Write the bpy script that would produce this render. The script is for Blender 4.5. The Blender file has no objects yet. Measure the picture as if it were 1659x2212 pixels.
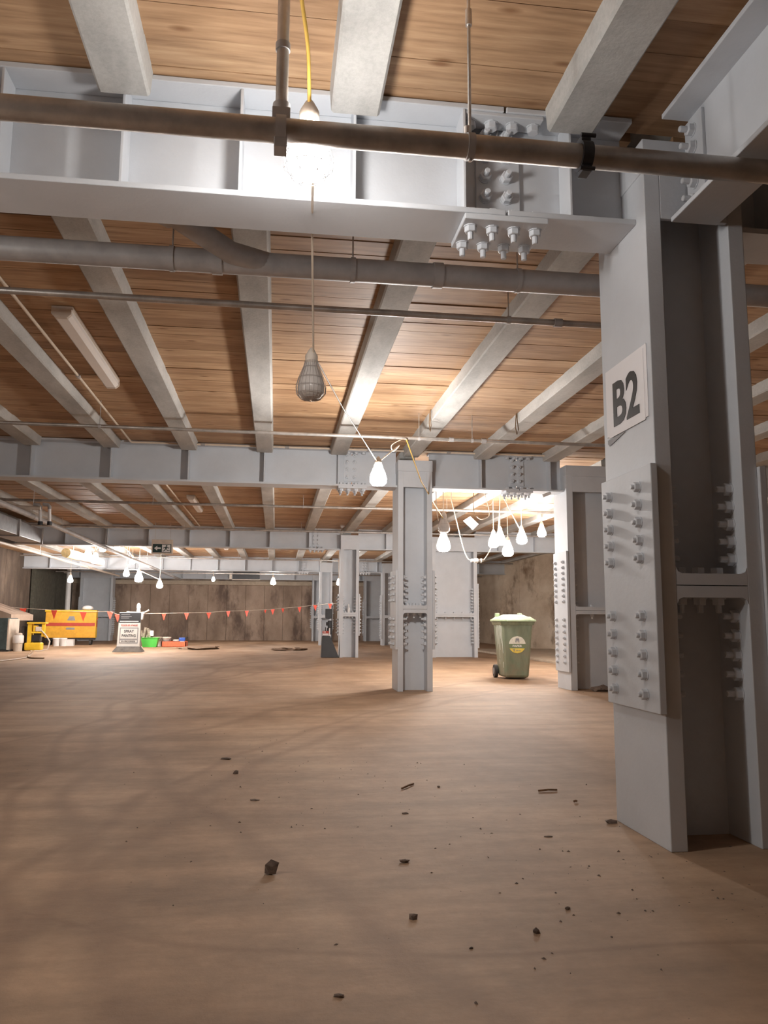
import bpy, bmesh, math, random
from mathutils import Vector, Matrix
random.seed(7)
C = bpy.context.scene.collection
sc = bpy.context.scene

# ------------------------------------------------------------------ camera
F_PX = 1725.8
PI_, YA, RO = (math.radians(a) for a in (7.76, 7.582, 0.301))
FW = Vector((math.sin(YA)*math.cos(PI_), math.cos(YA)*math.cos(PI_), math.sin(PI_)))
RT = Vector((math.cos(YA), -math.sin(YA), 0)); UP = RT.cross(FW)
R2 = RT*math.cos(RO)+UP*math.sin(RO); U2 = -RT*math.sin(RO)+UP*math.cos(RO)
CAM = Vector((0, 0, 1.0))
cd = bpy.data.cameras.new('camera'); cam = bpy.data.objects.new('camera', cd); C.objects.link(cam)
cd.sensor_fit = 'HORIZONTAL'; cd.sensor_width = 36.0; cd.lens = F_PX/1659*36.0
cd.clip_start = 0.05; cd.clip_end = 200
m = Matrix((R2, U2, -FW)).transposed().to_4x4(); m.translation = CAM
cam.matrix_world = m
sc.camera = cam

def at(u, v, Y):                       # a point on the plane y = Y that shows at pixel (u, v)
    d = FW+R2*((u-829.5)/F_PX)-U2*((v-1106)/F_PX)
    return CAM+d*(Y/d.y)
def atz(u, v, z):
    d = FW+R2*((u-829.5)/F_PX)-U2*((v-1106)/F_PX)
    return CAM+d*((z-1.0)/d.z)

# ------------------------------------------------------------------ world, exposure
w = bpy.data.worlds.new('world'); sc.world = w; w.use_nodes = True
w.node_tree.nodes['Background'].inputs[0].default_value = (1.0, 0.86, 0.74, 1)
w.node_tree.nodes['Background'].inputs[1].default_value = 0.05
sc.view_settings.view_transform = 'Standard'; sc.view_settings.look = 'None'
sc.view_settings.gamma = 1.0; sc.view_settings.use_curve_mapping = False
sc.view_settings.exposure = 0.08
sc.cycles.max_bounces = 7; sc.cycles.diffuse_bounces = 5; sc.cycles.glossy_bounces = 3
LAMP, LAMP_NEAR, LAMP_FAR = 560.0, 105.0, 330.0     # radiance of the festoon globes: middle bay, nearest one, back bays
LAMP_COL = (1.0, 0.95, 0.905)

# ------------------------------------------------------------------ materials
def new_mat(name):
    mt = bpy.data.materials.new(name); mt.use_nodes = True
    nt = mt.node_tree; b = nt.nodes['Principled BSDF']
    return mt, nt, b
def N(nt, t, **kw):
    n = nt.nodes.new(t)
    for k, v in kw.items(): setattr(n, k, v)
    return n
def rgba(c): return (c[0], c[1], c[2], 1)
def ramp(nt, fac, stops):
    r = N(nt, 'ShaderNodeValToRGB'); e = r.color_ramp.elements
    while len(e) > 1: e.remove(e[0])
    e[0].position = stops[0][0]; e[0].color = rgba(stops[0][1])
    for p, c in stops[1:]:
        x = e.new(p); x.color = rgba(c)
    nt.links.new(fac, r.inputs[0]); return r.outputs[0]
def noise(nt, vec, scale, detail=6, rough=.6):
    n = N(nt, 'ShaderNodeTexNoise'); n.inputs['Scale'].default_value = scale
    n.inputs['Detail'].default_value = detail; n.inputs['Roughness'].default_value = rough
    nt.links.new(vec, n.inputs['Vector']); return n.outputs['Fac']
def mapping(nt, sc_=(1, 1, 1), src='pos'):
    if src == 'pos': o = N(nt, 'ShaderNodeNewGeometry').outputs['Position']
    else: o = N(nt, 'ShaderNodeTexCoord').outputs['Object']
    mp = N(nt, 'ShaderNodeMapping'); mp.inputs['Scale'].default_value = sc_
    nt.links.new(o, mp.inputs['Vector']); return mp.outputs[0]
def mix(nt, fac, a, b, mode='MIX'):
    x = N(nt, 'ShaderNodeMix', data_type='RGBA', blend_type=mode)
    for s, v in ((x.inputs[0], fac), (x.inputs[6], a), (x.inputs[7], b)):
        if isinstance(v, (int, float)): s.default_value = v
        elif isinstance(v, tuple): s.default_value = rgba(v)
        else: nt.links.new(v, s)
    return x.outputs[2]
def mth(nt, op, a, b=0.0, c=None):
    x = N(nt, 'ShaderNodeMath', operation=op)
    for i, v in enumerate((a, b, c)):
        if v is None: continue
        if isinstance(v, (int, float)): x.inputs[i].default_value = v
        else: nt.links.new(v, x.inputs[i])
    return x.outputs[0]
def bump(nt, b, h, strength=.3, dist=.01):
    n = N(nt, 'ShaderNodeBump'); n.inputs['Strength'].default_value = strength
    n.inputs['Distance'].default_value = dist
    nt.links.new(h, n.inputs['Height']); nt.links.new(n.outputs[0], b.inputs['Normal'])

def plain(name, col, rough=.5, metal=0.0, var=.12, scale=8.0, bmp=.08):
    mt, nt, b = new_mat(name)
    v = mapping(nt); f = noise(nt, v, scale)
    lo = tuple(c*(1-var) for c in col); hi = tuple(min(1, c*(1+var)) for c in col)
    nt.links.new(ramp(nt, f, [(.3, lo), (.7, hi)]), b.inputs['Base Color'])
    b.inputs['Roughness'].default_value = rough; b.inputs['Metallic'].default_value = metal
    if bmp: bump(nt, b, noise(nt, v, scale*12, 3), bmp, .004)
    return mt
def glow(name, col, strength):
    mt, nt, b = new_mat(name)
    b.inputs['Base Color'].default_value = rgba(col)
    b.inputs['Emission Color'].default_value = rgba(col); b.inputs['Emission Strength'].default_value = strength
    return mt

STEEL = plain('painted_steel', (.59, .62, .66), .55, 0, .05, 3.0, .25)
BOLT = plain('painted_bolt', (.60, .63, .67), .45, 0, .05, 9.0, .1)
GALV = plain('galvanised_pipe', (.42, .395, .37), .36, .55, .3, 6.0, .15)
GALVD = plain('dull_pipe', (.40, .385, .38), .5, .2, .2, 5.0, .15)
ROD = plain('zinc_rod', (.6, .58, .56), .35, .8, .2, 20, .1)
DARK = plain('black_paint', (.02, .02, .023), .45, 0, .2)
DUCT = plain('duct_metal', (.25, .25, .26), .5, .3, .15)
WHITE = plain('white_plastic', (.8, .79, .78), .4, 0, .04)
PAPER = plain('paper', (.82, .81, .83), .6, 0, .02)
INK = plain('ink', (.012, .012, .014), .5, 0, .05, 8, 0)
CABLE_Y = plain('yellow_cable', (.85, .55, .12), .5, 0, .1)
CABLE_W = plain('pale_cable', (.72, .62, .50), .5, 0, .1)
CABLE_B = plain('brown_cable', (.28, .18, .10), .5, 0, .1)
LIT = glow('lit_globe', LAMP_COL, LAMP); LIT_NEAR = glow('lit_globe_near', LAMP_COL, LAMP_NEAR); LIT_FAR = glow('lit_globe_far', LAMP_COL, LAMP_FAR)
FROST = plain('frosted_globe', (.60, .55, .51), .3, 0, .05)
CAGE = plain('cage_plastic', (.42, .37, .34), .5, 0, .1)
RED = plain('red_flag', (.85, .10, .06), .5, 0, .08)
YEL = plain('yellow_paint', (.78, .50, .03), .45, 0, .12)
ORG = plain('orange_panel', (.70, .36, .03), .5, 0, .12)
REDP = plain('red_stripe', (.45, .05, .03), .5, 0, .1)
GREENT = plain('green_tub', (.10, .62, .10), .4, 0, .05)
ORTRAY = plain('orange_tray', (.80, .16, .07), .5, 0, .25, 30)
BLUE = plain('blue_plastic', (.03, .10, .45), .4)
RUB = plain('rubber', (.05, .045, .042), .8, 0, .3)
RUBG = plain('grey_rubber', (.16, .15, .14), .8, 0, .3)
CORFLUTE = plain('board_white', (.66, .66, .64), .5, 0, .03)
EXITG = plain('exit_dark', (.02, .05, .045), .4, 0, .05)
PINK = plain('faded_red_ink', (.55, .18, .15), .6, 0, .1)
GREYINK = plain('grey_ink', (.25, .25, .26), .6, 0, .1)
STONE = plain('stone', (.20, .15, .12), .9, 0, .4, 60, .6)
DIRT = plain('dirt', (.25, .17, .115), .9, 0, .4, 20, .5)
STICK = plain('stick_wood', (.22, .12, .06), .8, 0, .3, 40, .3)
SOFT = plain('paint_tool_grey', (.35, .30, .24), .8, 0, .4, 20)
BEIGE = plain('beige_plastic', (.62, .54, .46), .5)
LAMPBODY = plain('diffuser', (.80, .76, .72), .35, 0, .03)

def concrete(name, lo, mid, hi, scale=2.2, streak=(1, 1, 1), rough=.85, seed=0.0, stain=None):
    mt, nt, b = new_mat(name)
    v = mapping(nt, streak)
    f = noise(nt, v, scale, 8, .62); c = ramp(nt, f, [(.3, lo), (.5, mid), (.7, hi)])
    f2 = noise(nt, mapping(nt), 45, 4, .7)
    c = mix(nt, .35, c, ramp(nt, f2, [(.35, tuple(x*.55 for x in mid)), (.6, hi)]), 'SOFT_LIGHT')
    if stain:
        f3 = noise(nt, mapping(nt, stain[1]), 1.0, 8, .65)
        c = mix(nt, ramp(nt, f3, [(.52, (0, 0, 0)), (.64, (1, 1, 1))]), c, stain[0])
    nt.links.new(c, b.inputs['Base Color']); b.inputs['Roughness'].default_value = rough
    bump(nt, b, f2, .35, .006)
    return mt
JOIST = concrete('joist_concrete', (.36, .36, .35), (.48, .48, .465), (.60, .595, .575), 3.0, (1, .35, 1))
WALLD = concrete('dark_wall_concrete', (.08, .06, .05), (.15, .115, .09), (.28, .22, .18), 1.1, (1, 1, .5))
WALLC = concrete('wall_concrete', (.28, .215, .17), (.42, .33, .265), (.54, .435, .36), 1.1, (1, 1, .5),
                 stain=((.17, .12, .095), (.8, .8, .35)))
WALLR = concrete('wall_stained', (.44, .34, .25), (.60, .50, .39), (.72, .63, .52), 1.3, (1, .3, .8),
                 stain=((.20, .125, .075), (1.3, .4, .6)))
PLINTH = concrete('plinth_concrete', (.42, .34, .27), (.52, .44, .35), (.6, .52, .43), 3)

def timber():
    mt, nt, b = new_mat('ceiling_timber')
    g = N(nt, 'ShaderNodeNewGeometry'); oi = N(nt, 'ShaderNodeObjectInfo')
    rnd = mth(nt, 'FRACT', mth(nt, 'ADD', mth(nt, 'MULTIPLY', g.outputs['Random Per Island'], 7.3), mth(nt, 'MULTIPLY', oi.outputs['Random'], 5.1)))
    off = N(nt, 'ShaderNodeCombineXYZ')
    nt.links.new(mth(nt, 'MULTIPLY', rnd, 37.0), off.inputs[0]); nt.links.new(mth(nt, 'MULTIPLY', rnd, 11.0), off.inputs[2])
    ad = N(nt, 'ShaderNodeVectorMath', operation='ADD')
    nt.links.new(g.outputs['Position'], ad.inputs[0]); nt.links.new(off.outputs[0], ad.inputs[1])
    mp = N(nt, 'ShaderNodeMapping'); mp.inputs['Scale'].default_value = (1.3, 16, 1); nt.links.new(ad.outputs[0], mp.inputs[0])
    f = noise(nt, mp.outputs[0], 1.6, 7, .6)
    mp2 = N(nt, 'ShaderNodeMapping'); mp2.inputs['Scale'].default_value = (2.2, 6, 1); nt.links.new(ad.outputs[0], mp2.inputs[0])
    kn = N(nt, 'ShaderNodeTexVoronoi'); kn.inputs['Scale'].default_value = 1.1; nt.links.new(mp2.outputs[0], kn.inputs['Vector'])
    c = ramp(nt, f, [(.28, (.30, .175, .095)), (.5, (.47, .30, .17)), (.72, (.60, .41, .25))])
    tone = ramp(nt, rnd, [(0, (.72, .66, .62)), (.5, (.95, .92, .9)), (1, (1.0, 1.0, 1.0))])
    c = mix(nt, 1.0, c, tone, 'MULTIPLY')
    c = mix(nt, ramp(nt, kn.outputs['Distance'], [(.05, (.85, .85, .85)), (.16, (0, 0, 0))]), c, (.20, .09, .035))
    f2 = noise(nt, mapping(nt, (.7, .7, 1)), 1.0, 3)
    c = mix(nt, ramp(nt, f2, [(.5, (0, 0, 0)), (.75, (.4, .4, .4))]), c, (.24, .12, .055))
    nt.links.new(c, b.inputs['Base Color']); b.inputs['Roughness'].default_value = .62
    bump(nt, b, f, .25, .004)
    return mt
WOOD = timber()

def floor_mat():
    mt, nt, b = new_mat('dusty_concrete_floor')
    v = mapping(nt)
    f = noise(nt, mapping(nt, (1, .45, 1)), .55, 7, .6)
    c = ramp(nt, f, [(.32, (.25, .15, .085)), (.46, (.37, .24, .15)), (.6, (.46, .315, .205)), (.74, (.56, .42, .30))])
    f2 = noise(nt, mapping(nt, (.5, 1.6, 1)), 1.7, 8, .7)
    c = mix(nt, .75, c, ramp(nt, f2, [(.3, (.30, .30, .30)), (.7, (.66, .66, .66))]), 'OVERLAY')
    f3 = noise(nt, v, 14, 6, .75)
    c = mix(nt, .25, c, ramp(nt, f3, [(.25, (.3, .3, .3)), (.75, (.7, .7, .7))]), 'OVERLAY')
    # faint curved tyre tracks pressed in the dust
    sx = N(nt, 'ShaderNodeSeparateXYZ'); nt.links.new(v, sx.inputs[0])
    wob = mth(nt, 'MULTIPLY', mth(nt, 'SUBTRACT', noise(nt, v, .45, 1), .5), .8)
    tot = None
    for cx, cy, r, wd in ((14, 1, 14.9, .10), (14, 1, 15.15, .07), (14, 1, 16.2, .12), (18, 9, 19.5, .12), (18, 9, 19.8, .08), (1.1, 5.9, 3.45, .03), (22, 12, 25.2, .14), (22, 12, 23.6, .12)):
        dx = mth(nt, 'SUBTRACT', sx.outputs[0], cx); dy = mth(nt, 'SUBTRACT', sx.outputs[1], cy)
        d = mth(nt, 'SQRT', mth(nt, 'ADD', mth(nt, 'MULTIPLY', dx, dx), mth(nt, 'MULTIPLY', dy, dy)))
        d = mth(nt, 'ABSOLUTE', mth(nt, 'ADD', mth(nt, 'SUBTRACT', d, r), wob))
        k = N(nt, 'ShaderNodeMapRange', interpolation_type='SMOOTHSTEP')
        nt.links.new(d, k.inputs[0]); k.inputs[1].default_value = 0; k.inputs[2].default_value = wd
        k.inputs[3].default_value = .7; k.inputs[4].default_value = 0
        tot = k.outputs[0] if tot is None else mth(nt, 'MAXIMUM', tot, k.outputs[0])
    tot = mth(nt, 'MULTIPLY', tot, noise(nt, mapping(nt, (1, .6, 1)), 1.3, 6))
    c = mix(nt, tot, c, (.20, .115, .07))
    sp = ramp(nt, noise(nt, v, 55, 4, .8), [(.70, (0, 0, 0)), (.76, (.7, .7, .7))])
    c = mix(nt, sp, c, (.12, .07, .045))
    nt.links.new(c, b.inputs['Base Color']); b.inputs['Roughness'].default_value = .72
    bump(nt, b, f3, .25, .01)
    return mt
FLOOR = floor_mat()

def bin_mat():
    mt, nt, b = new_mat('worn_green_plastic')
    v = mapping(nt, (5, 5, 1.2)); f = noise(nt, v, 2, 7, .65)
    c = ramp(nt, f, [(.3, (.15, .185, .12)), (.6, (.22, .26, .175)), (.85, (.31, .345, .25))])
    d = noise(nt, mapping(nt, (3, 3, 3)), 1.6, 6, .6)
    sx = N(nt, 'ShaderNodeSeparateXYZ'); nt.links.new(mapping(nt), sx.inputs[0])
    low = N(nt, 'ShaderNodeMapRange'); nt.links.new(sx.outputs[2], low.inputs[0])
    low.inputs[1].default_value = 0; low.inputs[2].default_value = .75; low.inputs[3].default_value = .75; low.inputs[4].default_value = .15
    c = mix(nt, mth(nt, 'MULTIPLY', low.outputs[0], ramp(nt, d, [(.35, (0, 0, 0)), (.65, (1, 1, 1))])), c, (.26, .19, .12))
    nt.links.new(c, b.inputs['Base Color']); b.inputs['Roughness'].default_value = .5
    return mt
BIN = bin_mat()
BINLID = plain('bin_lid_green', (.42, .52, .32), .5, 0, .15, 6)
PAINTDRIP = plain('white_paint_drip', (.72, .76, .70), .6)
LABELG = plain('label_green', (.20, .25, .14), .5)
LABELY = plain('label_yellow', (.75, .58, .10), .5)
LABELW = plain('label_white', (.72, .70, .60), .5, 0, .12, 30)

# ------------------------------------------------------------------ helpers
class MB:
    def __init__(s): s.v = []; s.f = []; s.sm = []
    def add(s, vs, fs, smooth=False):
        o = len(s.v); s.v += [tuple(p) for p in vs]; s.f += [tuple(i+o for i in f) for f in fs]; s.sm += [smooth]*len(fs); return s
    def box(s, x0, x1, y0, y1, z0, z1):
        return s.add([(x0, y0, z0), (x1, y0, z0), (x1, y1, z0), (x0, y1, z0), (x0, y0, z1), (x1, y0, z1), (x1, y1, z1), (x0, y1, z1)],
                     [(0, 3, 2, 1), (4, 5, 6, 7), (0, 1, 5, 4), (1, 2, 6, 5), (2, 3, 7, 6), (3, 0, 4, 7)])
    def frustum(s, b, t, z0, z1):      # b, t = (x0,x1,y0,y1)
        return s.add([(b[0], b[2], z0), (b[1], b[2], z0), (b[1], b[3], z0), (b[0], b[3], z0), (t[0], t[2], z1), (t[1], t[2], z1), (t[1], t[3], z1), (t[0], t[3], z1)],
                     [(0, 3, 2, 1), (4, 5, 6, 7), (0, 1, 5, 4), (1, 2, 6, 5), (2, 3, 7, 6), (3, 0, 4, 7)])
    def prism(s, poly, a, b, axis='y'):     # polygon in the other two axes, extruded a..b
        n = len(poly)
        def P(p, q):
            return {'y': (p[0], q, p[1]), 'x': (q, p[0], p[1]), 'z': (p[0], p[1], q)}[axis]
        vs = [P(p, a) for p in poly]+[P(p, b) for p in poly]
        return s.add(vs, [tuple(range(n)), tuple(range(2*n-1, n-1, -1))]+[(i, i+n, (i+1) % n+n, (i+1) % n) for i in range(n)])
    def tube(s, pts, r, n=8, smooth=True, caps=True):
        pts = [Vector(p) for p in pts]; k = len(pts); rs = r if isinstance(r, (list, tuple)) else [r]*k
        vs = []; prev = None
        for i, p in enumerate(pts):
            d = (pts[min(i+1, k-1)]-pts[max(i-1, 0)]).normalized()
            if prev is None:
                a = Vector((0, 0, 1)) if abs(d.z) < .9 else Vector((1, 0, 0)); e = d.cross(a).normalized()
            else: e = (prev-d*prev.dot(d)).normalized()
            prev = e; g = d.cross(e)
            vs += [p+(e*math.cos(2*math.pi*j/n)+g*math.sin(2*math.pi*j/n))*rs[i] for j in range(n)]
        fs = [(i*n+j, i*n+(j+1) % n, (i+1)*n+(j+1) % n, (i+1)*n+j) for i in range(k-1) for j in range(n)]
        s.add(vs, fs, smooth)
        if caps: s.add(vs[:n], [tuple(range(n-1, -1, -1))]); s.add(vs[-n:], [tuple(range(n))])
        return s
    def lathe(s, prof, c=(0, 0, 0), n=12, smooth=True):     # prof = [(r,z)...]
        vs = [(c[0]+r*math.cos(2*math.pi*j/n), c[1]+r*math.sin(2*math.pi*j/n), c[2]+z) for r, z in prof for j in range(n)]
        k = len(prof)
        s.add(vs, [(i*n+j, i*n+(j+1) % n, (i+1)*n+(j+1) % n, (i+1)*n+j) for i in range(k-1) for j in range(n)], smooth)
        s.add(vs[:n], [tuple(range(n-1, -1, -1))]); s.add(vs[-n:], [tuple(range(n))]); return s
    def mesh(s, name, mat):
        me = bpy.data.meshes.new(name); me.from_pydata(s.v, [], s.f); me.materials.append(mat)
        me.polygons.foreach_set('use_smooth', s.sm)
        bm = bmesh.new(); bm.from_mesh(me); bmesh.ops.recalc_face_normals(bm, faces=bm.faces); bm.to_mesh(me); bm.free()
        me.update(); return me
    def build(s, name, mat, parent=None, loc=(0, 0, 0), bevel=0):
        return link(name, s.mesh(name, mat), parent, loc, (0, 0, 0), bevel)
def link(name, me, parent=None, loc=(0, 0, 0), rot=(0, 0, 0), bevel=0):
    o = bpy.data.objects.new(name, me); C.objects.link(o); o.location = loc; o.rotation_euler = rot
    if parent: o.parent = parent
    if bevel:
        b = o.modifiers.new('bevel', 'BEVEL'); b.width = bevel; b.segments = 2; b.limit_method = 'ANGLE'
    return o
def tag(o, label, cat, group=None, kind=None):
    if label: o['label'] = label
    if cat: o['category'] = cat
    if group: o['group'] = group
    if kind: o['kind'] = kind
    return o
def thing(name, label, cat, loc=(0, 0, 0), rz=0, group=None):
    o = bpy.data.objects.new(name, None); C.objects.link(o); o.location = loc; o.rotation_euler = (0, 0, rz)
    o.empty_display_size = .1
    return tag(o, label, cat, group)
def struct(o, label=None):
    o['kind'] = 'structure'
    if label: o['label'] = label; o['category'] = o.name.split('_')[0]
    return o
def text_mesh(txt, size_w, size_h, depth, mat, name='lettering'):   # centred text, width along +x, height along +y
    cu = bpy.data.curves.new(name, 'FONT'); cu.body = txt; cu.extrude = .5; cu.resolution_u = 3; cu.offset = .022
    to = bpy.data.objects.new(name, cu); C.objects.link(to)
    bpy.context.view_layer.update()
    me = bpy.data.meshes.new_from_object(to.evaluated_get(bpy.context.evaluated_depsgraph_get()))
    bpy.data.objects.remove(to)
    xs = [v.co.x for v in me.vertices]; ys = [v.co.y for v in me.vertices]
    x0, x1, y0, y1 = min(xs), max(xs), min(ys), max(ys)
    for v in me.vertices:
        v.co.x = ((v.co.x-x0)/(x1-x0)-.5)*size_w; v.co.y = ((v.co.y-y0)/(y1-y0)-.5)*size_h; v.co.z = v.co.z*2*depth
    me.materials.clear(); me.materials.append(mat); me.name = name
    return me
FACE_CAM = (math.pi/2, 0, 0)           # text standing up, read from -y

# bolt meshes, axis +z
def bolt_mesh(name, r, washer=True, stud=.035, n=6):
    b = MB()
    if washer: b.lathe([(r*1.25, 0), (r*1.25, .005)], n=12, smooth=False)
    z = .005 if washer else 0
    b.lathe([(r*1.12, z), (r*1.12, z+r*.95), (r*.95, z+r*1.05)], n=6, smooth=False)
    if stud: b.lathe([(r*.55, z+r), (r*.55, z+r+stud), (r*.45, z+r+stud+.004)], n=10, smooth=False)
    return b.mesh(name, BOLT)
NUT = bolt_mesh('nut_and_stud', .027)
HEAD = bolt_mesh('bolt_head', .028, True, 0)
NUT_S = bolt_mesh('nut_small', .026, False, .02)
NUT_C = bolt_mesh('nut_column', .022, True, .012)
AX = {'+z': (0, 0, 0), '-z': (math.pi, 0, 0), '-x': (0, -math.pi/2, 0), '+x': (0, math.pi/2, 0), '-y': (math.pi/2, 0, 0), '+y': (-math.pi/2, 0, 0)}
def bolt(parent, loc, ax, me=NUT):
    o = link('bolt', me, parent, loc, AX[ax]); return o
def bolts_joined(parent, items):       # far away: one part
    bm = bmesh.new()
    for loc, ax in items:
        from mathutils import Euler
        mt_ = Matrix.Translation(loc) @ Euler(AX[ax]).to_matrix().to_4x4()
        n0 = len(bm.verts); bm.from_mesh(NUT_S); bm.verts.ensure_lookup_table()
        bmesh.ops.transform(bm, matrix=mt_, verts=bm.verts[n0:])
    me = bpy.data.meshes.new('bolts'); bm.to_mesh(me); bm.free(); me.materials.append(BOLT) if not me.materials else None
    o = link('bolts', me, parent); o['kind'] = 'stuff'; return o

# ------------------------------------------------------------------ building shell
XW0, XW1, YB, YFAR = -9.9, 9.6, -5.0, 40.8
ZC = 3.552                                # timber soffit
ZJ = 3.43                                # joist underside
SP, JX, JN, JW = 1.083, .861, .324, .235
fl = MB(); fl.box(XW0-.4, XW1+.4, YB, YFAR+.4, -.3, 0)
struct(fl.build('floor', FLOOR), 'dusty tan concrete basement floor with faint tyre tracks')
ce = MB(); ce.box(XW0-.4, XW1+.4, YB, YFAR+.4, ZC+.06, ZC+.3)
ceiling = struct(ce.build('ceiling', JOIST), 'timber boarded ceiling between grey concrete joists')

GY = [3.73, 11.76, 22.36, 33.08, 39.95]  # girder centre lines
COLY = [3.47, 11.5, 22.1, 32.82, 39.6]
bays = [(YB, GY[0], JN), (GY[0], GY[1], JX), (GY[1], GY[2], JX), (GY[2], GY[3], JX), (GY[3], GY[4], JX)]
n_single = 0
plank_me = MB().box(-.5, .5, -.5, .5, 0, .05).mesh('plank', WOOD)
rest = MB()
for bi, (y0, y1, xo) in enumerate(bays):
    ya, yb = y0+.165, y1-.165; pa, pb = (y0+.03 if bi else YB), y1-.03
    if bi == 0: ya = YB
    jm = MB()
    h = JW/2; prof = [(-h+.012, ZJ), (h-.012, ZJ), (h, ZJ+.012), (h+.014, ZC+.08), (-h-.014, ZC+.08), (-h, ZJ+.012)]
    jm.prism(prof, ya, yb, 'y'); jme = jm.mesh('joist', JOIST)
    k0 = math.floor((XW0-xo)/SP)+1; k1 = math.floor((XW1-xo)/SP)
    for k in range(k0, k1+1):
        link('joist', jme, ceiling, (xo+k*SP, 0, 0))
    for k in range(k0-1, k1+1):
        xa, xb = max(xo+k*SP+JW/2+.004, XW0), min(xo+(k+1)*SP-JW/2-.004, XW1)
        if xb-xa < .1: continue
        y = ya-.0 if bi else YB
        y_end = y1-.165 if bi < 4 else YFAR
        yy = pb
        # boards laid from the far girder back towards the near one
        while yy > pa+.02:
            wd = random.choice((.19, .2, .2, .21)); y2 = yy; y1_ = max(yy-wd, pa); yy = y1_
            z = ZC+random.uniform(-.003, .003)*(1 if bi == 0 else 1.6)
            near = (bi == 1 and -3.2 < xa < 4.0) or (bi == 0 and y1_ > 2.3 and -2.3 < xa < 2.8)
            if near and n_single < 300:
                o = link('plank', plank_me, ceiling, ((xa+xb)/2, (y1_+y2)/2, z)); o.scale = (xb-xa, y2-y1_-(.006 if bi else .003), 1); n_single += 1
            else: rest.box(xa, xb, y1_+.0035, y2-.0035, z, z+.05)
r_ = rest.build('plank_field', WOOD, ceiling); r_['kind'] = 'stuff'

def panel_wall(name, label, axis, pos, a, b, step, mat, thick=.3):
    root = struct(MB().build(name, mat) if False else (MB().box(a, b, pos+.05, pos+thick, 0, ZC+.2) if axis == 'y' else
                  (MB().box(pos+.05, pos+thick, a, b, 0, ZC+.2) if pos > 0 else MB().box(pos-thick, pos-.05, a, b, 0, ZC+.2))).build(name, mat), label)
    t = a
    while t < b-.05:
        e = min(t+step, b); j = random.uniform(-.008, .008)
        mb = MB()
        if axis == 'y': mb.box(t+.008, e-.008, pos+j, pos+.06, 0, ZC+.05)
        elif pos > 0: mb.box(pos+j, pos+.06, t+.008, e-.008, 0, ZC+.05)
        else: mb.box(pos-.06, pos+j, t+.008, e-.008, 0, ZC+.05)
        mb.build('panel', mat, root, bevel=.006); t = e
    return root
panel_wall('wall_far', 'brown stained concrete panel wall at the far end', 'y', YFAR, XW0, XW1, .93, WALLC)
panel_wall('wall_right', 'pale brown stained concrete wall behind the green bin', 'x', XW1, YB, YFAR, 2.4, WALLR)
panel_wall('wall_left', 'dark brown concrete side wall at the left', 'x', XW0, YB, YFAR, 1.8, WALLD)
struct(MB().box(XW0-.3, XW1+.3, YB-.3, YB, 0, ZC+.3).build('wall_near', WALLC), 'concrete wall behind the viewer')
struct(MB().box(6.65, XW1, 15.0, 27.5, 0, .06).build('trim_1', PLINTH, bevel=.01), 'low concrete plinth along the right wall')
struct(MB().box(XW0, XW1, YFAR-.25, YFAR-.02, 2.73, 2.93).build('trim_2', PLINTH, bevel=.01), 'pale ledge beam running across the top of the far wall')

# ------------------------------------------------------------------ steel columns
def column(label, x0, x1, yf, detail, tf=.08, fw_=.57, pz=(.592, 1.735), rows=5, left_plate=True):
    W = x1-x0
    t = thing('steel_column', label, 'column', (x0, yf, 0))
    bv = .004 if detail == 2 else 0
    for xa in (0, W-tf): MB().box(xa, xa+tf, 0, fw_, 0, 3.36).build('flange', STEEL, t, bevel=bv)
    MB().box(tf, W-tf, fw_/2-.02, fw_/2+.02, 0, 3.34).build('web', STEEL, t)
    # twin end plates bolted together at the splice, corners filled
    sp = MB(); f = .03
    sp.box(tf, W-tf, .0, fw_, 1.115, 1.168); 
    sp.box(tf, W-tf, .0, fw_, 1.172, 1.225)
    for z, dz in ((1.225, 1), (1.115, -1)):
        for xa, dx in ((tf, 1), (W-tf, -1)):
            sp.prism([(xa, z), (xa+dx*f, z), (xa+dx*f*.3, z+dz*f*.3), (xa, z+dz*f)], .0, .03, 'y')
    sp.build('splice_shelf', STEEL, t)
    MB().box(tf, W-tf, 0, .025, 2.96, 3.2).build('closing_plate', STEEL, t, bevel=bv)
    MB().box(-.006, W+.006, -.014, fw_+.006, 3.2, 3.364).build('cap_plate', STEEL, t, bevel=bv)
    tp = .035
    for side in (-1, 1):
        xa, xb = (-tp, 0) if side < 0 else (W, W+tp)
        MB().box(xa, xb, -.02, fw_-.02, *pz).build('splice_plate', STEEL, t, bevel=bv)
    zmid = 1.17; items = []
    zu = [zmid+.13+i*.085 for i in range(rows)]; zl = [zmid-.14-i*.09 for i in range(rows)]
    for z in zu+zl:
        for y in (.105, fw_-.135):
            items += [((-tp, y, z), '-x', NUT_C), ((W+tp, y, z), '+x', NUT_C)]
            if y < .2: items += [((tf, y, z), '+x', NUT), ((W-tf, y, z), '-x', NUT)]
    for x in (.16, W/2, W-.16) if W < .8 else [.16+i*(W-.32)/4 for i in range(5)]:
        items += [((x, .12, 1.225), '+z', HEAD), ((x, .12, 1.115), '-z', NUT)]
    if detail >= 1:
        for loc, ax, me in items: bolt(t, loc, ax, me)
    else: bolts_joined(t, [(i[0], i[1]) for i in items])
    return t
CL, CR, RL, RR = 1.74, 2.25, 4.32, 5.61
b2 = column('big grey steel column in the right foreground carrying the B2 sheet', CL, CR, COLY[0], 2)
column('grey steel column in the middle of the floor, left of the green bin', CL, CR, COLY[1], 2)
column('grey steel column with the black equipment trolley at its foot', CL, CR, COLY[2], 0)
column('second last grey column of the centre row, left of the trolley column', CL, CR, COLY[3], 0)
column('smallest, farthest grey column of the centre row, by the far wall', CL, CR, COLY[4], 0)
kw = dict(tf=.1, pz=(.262, 2.055), rows=8)
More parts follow.
